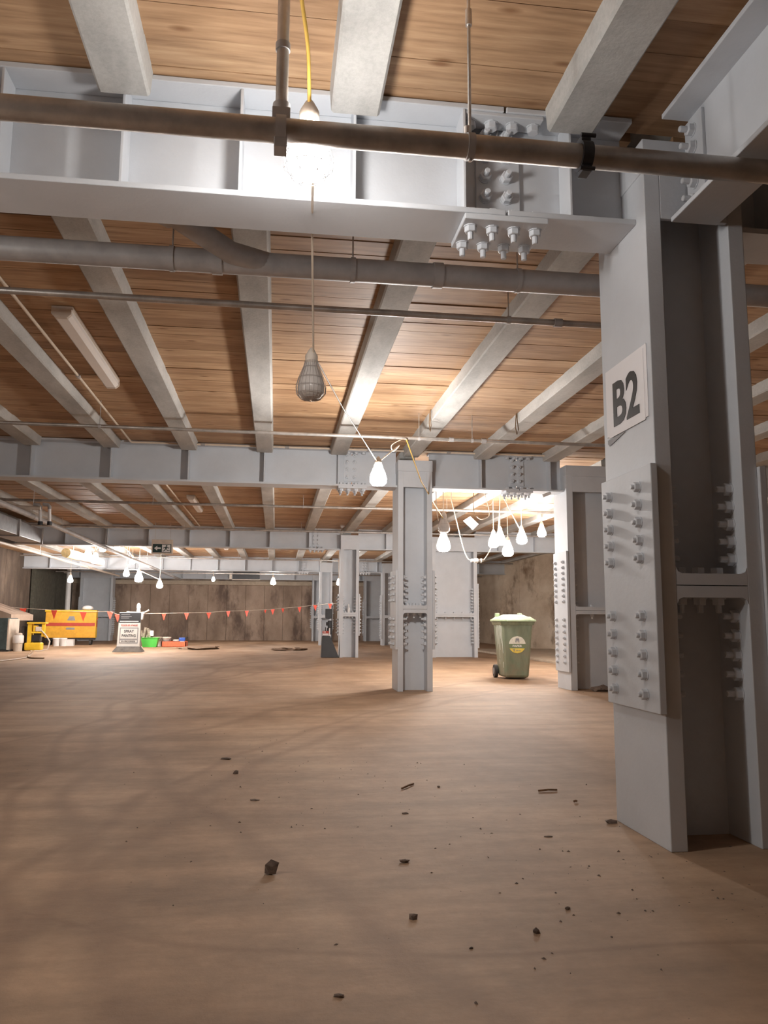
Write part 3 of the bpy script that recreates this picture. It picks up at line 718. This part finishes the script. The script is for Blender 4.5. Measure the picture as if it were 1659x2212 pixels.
# ------------------------------------------------------------------ black trolley at the third column
t = thing('equipment_trolley', 'black upright trolley with a red case leaning at a column foot', 'trolley', (1.24, 22.2, 0))
MB().add([(0, -.15, 0), (.48, -.15, 0), (.24, -.1, .58), (.02, -.1, .58), (0, .3, 0), (.48, .3, 0), (.24, .2, .58), (.02, .2, .58)],
         [(0, 3, 2, 1), (7, 4, 5, 6), (0, 1, 5, 4), (1, 2, 6, 5), (2, 3, 7, 6), (3, 0, 4, 7)]).build('base', DARK, t, bevel=.01)
MB().box(.27, .30, .0, .04, .4, 1.42).build('post', DARK, t); MB().box(.10, .27, -.02, .06, 1.05, 1.32).build('control_box', DARK, t, bevel=.01)
MB().box(.15, .29, -.03, .07, .62, .80).box(.17, .28, -.03, .07, .8, 1.0).box(.12, .18, -.02, .04, .86, .96).build('hose_bundle', DARK, t, bevel=.02)
rc = MB().box(.03, .20, -.08, .08, .60, .72).build('red_case', REDP, t, bevel=.01)
MB().box(.03, .19, -.086, -.08, .61, .65).box(.05, .12, -.086, -.08, .68, .70).build('label_strip', WHITE, rc)
MB().box(.10, .125, -.02, .02, .72, .82).build('case_handle', DARK, rc)
MB().box(.205, .235, -.05, 0, .58, .80).build('white_lead', WHITE, t)
o = thing('spray_bottle', 'small white bottle on the shelf of the trolley column', 'bottle', (CL+.24, 22.2, 1.225))
MB().lathe([(.04, 0), (.045, .1), (.04, .12), (.015, .15)], n=14).build('body', WHITE, o); MB().lathe([(.022, .15), (.022, .2), (.012, .23)], n=10).build('cap', WHITE, o)

# ------------------------------------------------------------------ left side props
s0 = at(247, 1408, 26.2)
t = thing('a_frame_sign', 'white A-frame notice board reading SPRAY PAINTING on a grey foot', 'sign', (-4.56, 26.2, 0))
MB().frustum((-.46, .46, -.28, .30), (-.34, .34, -.14, .16), 0, .17).build('foot', RUBG, t, bevel=.02)
bd = MB().add([(-.35, -.10, .15), (.35, -.10, .15), (.33, .02, 1.23), (-.33, .02, 1.23), (-.35, -.04, .15), (.35, -.04, .15), (.33, .08, 1.23), (-.33, .08, 1.23)],
              [(0, 1, 2, 3), (7, 6, 5, 4), (0, 4, 5, 1), (1, 5, 6, 2), (2, 6, 7, 3), (3, 7, 4, 0)]).build('board', CORFLUTE, t, bevel=.015)
MB().add([(-.33, .34, .02), (.33, .34, .02), (.3, .12, 1.2), (-.3, .12, 1.2), (-.33, .38, .02), (.33, .38, .02), (.3, .16, 1.2), (-.3, .16, 1.2)],
         [(0, 1, 2, 3), (7, 6, 5, 4), (0, 4, 5, 1), (1, 5, 6, 2), (2, 6, 7, 3), (3, 7, 4, 0)]).build('rear_board', CORFLUTE, t)
ang = math.atan2(.12, 1.08)
def by(z): return -.10+.12*(z-.15)/1.08
def on_board(mb, nm, mat): o = mb.build(nm, mat, bd); return o
def slab(x0, x1, z0, z1, d=.006):
    return MB().add([(x0, by(z0)-d, z0), (x1, by(z0)-d, z0), (x1, by(z1)-d, z1), (x0, by(z1)-d, z1), (x0, by(z0)+.01, z0), (x1, by(z0)+.01, z0), (x1, by(z1)+.01, z1), (x0, by(z1)+.01, z1)],
                    [(0, 1, 2, 3), (7, 6, 5, 4), (0, 4, 5, 1), (1, 5, 6, 2), (2, 6, 7, 3), (3, 7, 4, 0)])
on_board(slab(-.33, .33, .90, 1.21), 'black_header', DARK)
for z, xa, xb in ((1.14, -.27, 0), (1.08, -.27, .05), (1.035, -.27, -.02)): on_board(slab(xa, xb, z, z+.02, .009), 'header_print', GREYINK)
on_board(slab(-.30, .27, .935, .955, .009), 'header_rule', WHITE)
on_board(slab(-.28, .28, .26, .75), 'frame_print', GREYINK); on_board(slab(-.255, .255, .41, .72, .008), 'inner_panel', CORFLUTE); on_board(slab(-.26, .26, .29, .36, .008), 'lower_panel', CORFLUTE)
for txt, w_, h_, z, mt_ in (('PLEASE BE AWARE', .50, .06, .82, PINK), ('SPRAY', .30, .085, .635, INK), ('PAINTING', .42, .085, .50, INK), ('IN PROGRESS', .42, .05, .325, INK)):
    o = link('lettering', text_mesh(txt, w_, h_, .001, mt_), bd, (0, by(z)-.011, z)); o.rotation_euler = (math.pi/2-ang, 0, 0)
# post with cap behind the sign holding the bunting
pp = at(299, 1322, 29.2)
t = thing('barrier_post', 'white barrier post with crossbar and bottle top behind the notice board', 'post', (pp.x, 29.2, 0))
MB().lathe([(.2, 0), (.2, .05), (.12, .1), (.09, .4), (.09, 1.0)], n=16).build('base', BEIGE, t)
MB().frustum((-.16, .16, -.1, .1), (-.19, .19, -.12, .12), 1.0, 1.22).build('cap', WHITE, t, bevel=.01)
MB().tube([(-.4, 0, 1.27), (0, 0, 1.24), (.22, 0, 1.25), (.36, 0, 1.33)], [.02, .025, .025, .03], 10).build('crossbar', BEIGE, t)
MB().lathe([(.06, 1.22), (.07, 1.32), (.05, 1.37), (.075, 1.42), (.06, 1.52), (.02, 1.58)], n=14).build('bottle_top', WHITE, t)
# bunting
flags = [((50, 1314), 30), ((117, 1318), 30), ((180, 1322), 29.8), ((238, 1321), 29.3), ((254, 1327), 29.2), ((354, 1325), 29.2), ((403, 1324), 29.4), ((451, 1323), 29.6), ((493, 1320), 29.8),
         ((533, 1319), 30), ((573, 1317), 30), ((589, 1316), 30), ((611, 1314), 30), ((647, 1311), 30), ((681, 1307), 30), ((713, 1304), 30)]
t = thing('flag_bunting', 'string of red pennant flags stretched across the far end', 'bunting', at(0, 1310, 30))
o0 = t.location.copy()
pts = [at(6, 1310, 30)-o0]+[at(u, v, Y)-o0 for (u, v), Y in flags]+[at(742, 1303, 30)-o0]
MB().tube(pts, .008, 5).build('string', BEIGE, t)
for i, ((u, v), Y) in enumerate(flags):
    p = at(u, v, Y)-o0; s = [.125, .125, .125, .105, .10, .09, .09, .085, .085, .085, .05, .08, .065, .08, .08, .08][i]; tw = random.uniform(-.5, .5)
    h_ = s*2.7; c_, s_ = math.cos(tw), math.sin(tw)
    MB().add([(-s*c_, -s*s_, 0), (s*c_, s*s_, 0), (s*c_*.1, -.05*s, -h_), (-s*c_, -s*s_+.006, 0), (s*c_, s*s_+.006, 0), (s*c_*.1, -.05*s+.006, -h_)],
             [(0, 1, 2), (5, 4, 3), (0, 3, 4, 1), (1, 4, 5, 2), (2, 5, 3, 0)]).build('flag', RED, t, loc=p)
# yellow tool chest
t = thing('tool_chest', 'large yellow site tool chest with a red stripe at the far left', 'tool chest', (-8.0, 33.2, 0), math.radians(8))
MB().box(-.92, .92, -.4, .4, .28, 1.28).build('body', ORG, t, bevel=.015); MB().box(-.95, .95, -.43, .43, 1.28, 1.36).build('lid', YEL, t, bevel=.015)
MB().box(.92, .935, -.4, .4, .28, 1.28).build('end_panel', YEL, t); MB().box(-.9, .9, -.415, -.4, .74, .86).build('stripe', REDP, t)
MB().prism([(-.13, .95), (.17, .95), (.12, 1.12), (-.05, 1.12)], -.412, -.4, 'y').build('badge', GREYINK, t)
MB().box(-.15, .16, -.412, -.4, .6, .68).build('name_patch', GREYINK, t)
for x in (.94,): MB().box(x, x+.03, -.15, .15, 1.0, 1.05).box(x, x+.012, -.12, .2, .7, .95).build('end_handle', REDP, t)
MB().box(-.9, .9, -.36, .36, .2, .28).build('skid', DARK, t)
for x in (-.75, .75):
    for y in (-.3, .3):
        MB().tube([(x-.04, y, .1), (x+.04, y, .1)], .1, 16).box(x-.05, x+.05, y-.04, y+.04, .15, .22).build('castor', RUB, t)
o = tag(MB().lathe([(.1, 0), (.22, .04), (.2, .12), (.1, .17), (.02, .18)], n=9).build('rag_bundle', WHITE, loc=(-7.4, 33.1, 1.365)), 'crumpled white rag on the right end of the yellow chest', 'rag')
for i, (u, lb) in enumerate(((121, 'left white pail in front of the yellow tool chest'), (136, 'second white pail in front of the yellow tool chest'))):
    q = at(u, 1397, 31.8); o = thing('paint_pail', lb, 'bucket', (q.x, 31.8, 0), 0, 'white pails by the tool chest')
    MB().lathe([(.11, 0), (.13, .26), (.135, .27)], n=18).build('body', WHITE, o); MB().lathe([(.14, .265), (.14, .29), (.12, .3)], n=18).build('lid', WHITE, o)
q = at(150, 1395, 31.8)
o = thing('white_carton', 'white carton in front of the right wheel of the tool chest', 'box', (q.x, 31.9, 0))
MB().box(-.13, .13, -.12, .12, .0, .24).build('body', WHITE, o, bevel=.01); MB().box(-.135, .135, -.125, .125, .24, .255).build('lid', BEIGE, o)
# yellow compressor on a frame
t = thing('airless_sprayer', 'yellow spray pump on a boxy frame in front of the tool chest', 'machine', (-7.52, 27.0, 0), .1)
MB().box(-.3, .26, -.25, .25, .85, .9).build('top_tray', YEL, t, bevel=.01)
MB().box(-.28, -.16, -.2, -.1, .2, .86).box(-.28, -.16, .1, .2, .2, .86).box(.14, .24, -.2, -.12, .45, .86).build('frame', YEL, t, bevel=.01)
MB().box(-.34, .16, -.26, .2, .02, .26).build('tank', YEL, t, bevel=.04); MB().box(-.18, .12, -.15, .1, .28, .5).build('motor', DARK, t, bevel=.03)
MB().box(-.2, .2, -.22, .1, .55, .6).box(-.12, .0, -.2, .08, .6, .8).build('pump_housing', YEL, t, bevel=.02); MB().box(-.04, .12, -.23, -.08, .62, .76).build('gauge_box', BEIGE, t, bevel=.01)
MB().box(-.5, -.35, .0, .25, .0, .78).build('side_cabinet', RUB, t, bevel=.02)
MB().tube([(.1, -.2, .68), (.28, -.25, .5), (.42, -.3, .3), (.38, -.36, .06), (.2, -.4, .02), (-.1, -.5, .012)], .022, 8).build('hose', BEIGE, t)
cable('tan hose lying on the floor at the left edge', [atz(-40, 1432, .012), atz(20, 1426, .012), atz(60, 1419, .012), atz(75, 1404, .012), atz(60, 1419, .02), atz(95, 1422, .012)], .02, CABLE_B, 'floor_hose')
# green tub, orange tray, pails and tools
t = thing('green_tub', 'bright green plastic tub on the floor right of the notice board', 'tub', (-4.56, 30.55, 0))
MB().frustum((-.24, .24, -.17, .17), (-.3, .3, -.22, .22), 0, .31).build('body', GREENT, t, bevel=.01); MB().frustum((-.31, .31, -.23, .23), (-.33, .33, -.25, .25), .31, .35).build('rim', GREENT, t, bevel=.006)
o = thing('roller_tools', 'dirty paint roller heads sticking out of the green tub', 'paint tools', (-4.68, 30.5, .3))
for a, b_ in (((-.12, 0, .05), (-.05, 0, .42)), ((0, .05, .05), (.1, .02, .33)), ((.1, 0, .05), (.02, -.05, .38)), ((-.18, 0, .1), (-.2, .0, .3))):
    MB().tube([a, b_], .05, 8).build('roller', SOFT, o)
MB().box(.1, .24, -.03, .03, .1, .3).build('rag', WHITE, o, bevel=.02)
t = thing('orange_tray', 'low orange drip tray holding pails right of the green tub', 'tray', (-3.75, 31.1, 0))
MB().frustum((-.42, .42, -.25, .25), (-.45, .45, -.28, .28), 0, .03).build('base', ORTRAY, t)
for bx_ in ((-.45, .45, -.28, -.25), (-.45, .45, .25, .28), (-.45, -.42, -.28, .28), (.42, .45, -.28, .28)): MB().box(*bx_, .02, .20).build('side', ORTRAY, t)
for u, v, Y, r_b, h_b, lb in ((340, 1384, 31.6, .17, .34, 'wide white pail behind the green tub'), (360, 1386, 31.05, .155, .32, 'white pail standing in the orange tray'), (381, 1388, 31.05, .12, .22, 'smaller white pail at the right of the orange tray')):
    q = at(u, v, Y); z0 = .03 if Y < 31.5 else 0
    o = thing('paint_pail', lb, 'bucket', (q.x, Y, z0), 0, 'white pails round the orange tray')
    MB().lathe([(r_b*.85, 0), (r_b, h_b), (r_b*1.02, h_b)], n=18).build('body', WHITE, o); MB().lathe([(r_b*1.06, h_b-.03), (r_b*1.06, h_b), (r_b*.9, h_b+.015)], n=18).build('rim', BEIGE, o)
    MB().tube([(-r_b, -.03, h_b-.04), (-r_b*.6, -r_b*.95, h_b*.6), (r_b*.6, -r_b*.95, h_b*.6), (r_b, -.03, h_b-.04)], .008, 6).build('bail', RUB, o)
q = at(393, 1385, 30.95)
o = thing('blue_sprayer', 'small blue spray gun on top of the stuff in the orange tray', 'spray gun', (-3.45, 30.98, .03))
MB().box(-.08, .08, -.08, .08, 0, .18).build('cup', WHITE, o, bevel=.02); MB().box(-.13, .10, -.06, .06, .18, .31).build('body', BLUE, o, bevel=.02); MB().tube([(.10, 0, .27), (.2, 0, .33)], .018).build('nozzle', DARK, o)
# white sheeted items and dark container at the left edge
t = thing('steel_container', 'dark blue-green steel bin at the left edge of the picture', 'container', (-8.88, 26.9, 0))
MB().box(-.55, .62, -.5, .5, .05, 1.03).build('body', plain('dark_teal', (.05, .075, .08), .6, 0, .4, 5), t, bevel=.02)
MB().box(.62, .66, -.5, .5, .0, 1.0).build('corner_post', BEIGE, t); MB().box(-.55, .7, -.5, .5, 0, .05).build('skid', RUB, t)
o = thing('white_drum', 'small white drum standing between the dark bin and the yellow pump', 'drum', (-7.98, 26.6, .0))
MB().lathe([(.13, .0), (.13, .25)], n=16).build('stand', BEIGE, o); MB().lathe([(.15, .25), (.16, .28), (.16, .45), (.14, .5)], n=18).build('body', WHITE, o)
MB().lathe([(.1, .5), (.12, .53), (.08, .57)], n=16).build('lid', BEIGE, o)
q = at(0, 1300, 28.4)
o = MB().add([(-9.88, 27.6, 1.08), (-8.55, 27.6, .95), (-8.55, 27.6, 1.15), (-9.88, 27.6, 1.62), (-9.88, 30, 1.08), (-8.55, 30, .95), (-8.55, 30, 1.15), (-9.88, 30, 1.62)],
             [(0, 1, 2, 3), (7, 6, 5, 4), (0, 4, 5, 1), (1, 5, 6, 2), (2, 6, 7, 3), (3, 7, 4, 0)]).build('ramp_slab', WALLC)
tag(o, 'sloping concrete slab jutting from the left wall above the dark bin', 'slab')
t = thing('wall_recess_panel', 'dark olive panel set on the left part of the far wall', 'panel', (-9.6, 36.5, 0))
MB().box(-.25, -.1, -2.5, 2.5, .3, 3.1).build('sheet', plain('dark_olive', (.09, .085, .065), .8, 0, .3), t); MB().box(-.27, -.05, 2.5, 2.62, 0, 3.2).build('edge_post', BEIGE, t)
pipe('white vertical pipe standing at far left above the yellow chest', (at(145, 1320, 37).x, 37, 0), (at(145, 1320, 37).x, 37, 3.5), .11, WHITE, 'downpipe')
# cloth debris pile by the right wall column, floor patches
def blob(name, label, cat, loc, s, mat=STONE, flat=.7, seed=1, group=None):
    rnd = random.Random(seed); bm = bmesh.new(); bmesh.ops.create_icosphere(bm, subdivisions=2 if s[0] > .05 else 1, radius=1)
    for v in bm.verts:
        k = 1+rnd.uniform(-.38, .38); v.co = Vector((v.co.x*s[0]*k, v.co.y*s[1]*k, max(v.co.z*k, -.6)*s[2]))
    zmin = min(v.co.z for v in bm.verts)
    for v in bm.verts: v.co.z -= zmin
    me = bpy.data.meshes.new(name); bm.to_mesh(me); bm.free(); me.materials.append(mat)
    return tag(link(name, me, loc=loc), label, cat, group)
stones = [((585, 1888), (.026, .026, .036), 'largest rough brown stone on the near floor, left of centre', 3),
          ((874, 1863), (.026, .012, .010), 'flat dark flake of rubble in the centre of the near floor', 4),
          ((893, 1985), (.013, .013, .013), 'small round pebble below the flat flake in the foreground', 5),
          ((1158, 2015), (.014, .012, .010), 'small pebble nearest to the bottom right of the picture', 6),
          ((1226, 1964), (.016, .010, .008), 'small dark chip right of the pebble near the column base', 7),
          ((732, 2153), (.015, .009, .006), 'tiny dark chip at the bottom edge of the picture', 8),
          ((490, 1640), (.045, .03, .010), 'flattened dark lump of dirt on the floor left of centre', 9),
          ((550, 1729), (.035, .02, .005), 'thin smear of dirt left of centre, nearer than the dark lump', 10),
          ((876, 1758), (.022, .012, .006), 'short dark flake straight above the flat rubble flake', 11),
          ((1320, 1778), (.035, .018, .012), 'crumbly dirt lump against the foot of the B2 column', 12),
          ((1185, 1808), (.022, .008, .005), 'curled flake left of the B2 column foot', 13),
          ((510, 1671), (.018, .014, .014), 'small dark clod right below the flattened lump', 14),
          ((948, 1701), (.012, .010, .008), 'little dark crumb right of the short stick', 15),
          ((1018, 2049), (.008, .006, .005), 'pale crumb in the foreground between the two pebbles', 16)]
for (u, v), s, lb, sd in stones:
    p = atz(u, v, 0); blob('stone', lb, 'stone', (p.x, p.y, -.001), s, seed=sd, group='loose bits of rubble on the near floor')
for (u0, v0, u1, v1, lb) in ((868, 1703, 893, 1693, 'short dark stick lying in the middle of the floor'), (1163, 1708, 1203, 1706, 'longer thin stick lying left of the B2 column'), (1239, 1731, 1247, 1731, 'tiny twig between the long stick and the B2 column')):
    a, b_ = atz(u0, v0, .008), atz(u1, v1, .008)
    tag(MB().tube([(0, 0, 0), (b_-a)*.5+Vector((.004, .003, .003)), b_-a], .006, 6).build('stick', STICK, loc=a), lb, 'stick', 'sticks on the floor')
crumbs = MB(); rnd = random.Random(11)
def crumb(x, y, s):
    a = rnd.uniform(0, 3.14); c_, s_ = math.cos(a)*s, math.sin(a)*s; h_ = s*rnd.uniform(.3, .8)
    crumbs.add([(x+c_, y+s_, 0), (x-s_*.6, y+c_*.6, 0), (x-c_, y-s_, 0), (x+s_*.6, y-c_*.6, 0), (x, y, h_)], [(0, 1, 4), (1, 2, 4), (2, 3, 4), (3, 0, 4), (3, 2, 1, 0)])
for cx, cy, sx1, sy1, n in ((1.35, 3.3, .35, .5, 55), (.9, 4.3, .8, .8, 90), (-.3, 6.2, .35, 1.2, 50), (.6, 2.8, .7, .6, 25), (0, 9, 2.5, 4, 60), (1.6, 2.9, .3, .25, 50), (2.9, 10.5, 1.2, 1.2, 40), (.6, 5.6, .8, .6, 60)):
    for _ in range(n): crumb(rnd.gauss(cx, sx1), rnd.gauss(cy, sy1), rnd.choice((.0025, .003, .004, .006, .009)))
o = crumbs.build('floor_crumbs', STONE); tag(o, 'scattered dark crumbs and grit over the near floor', 'grit', kind='stuff')
blob('dirt_heap', 'low heap of swept dirt against the column right of the bin', 'dirt', (4.75, 11.35, 0), (.16, .08, .05), seed=30)
for k, (u, v, s, lb) in enumerate(((612, 1405, .35, 'dark dirt heap in the middle of the far floor'), (646, 1405, .25, 'smaller dirt heap right beside the dark one on the far floor'), (430, 1402, .8, 'broad flat brown dirt patch right of the orange tray'))):
    p = atz(u, v, 0); blob('dirt_heap', lb, 'dirt', (p.x, p.y, -.002), (s, s*.8, .06), mat=DIRT, seed=40+k)
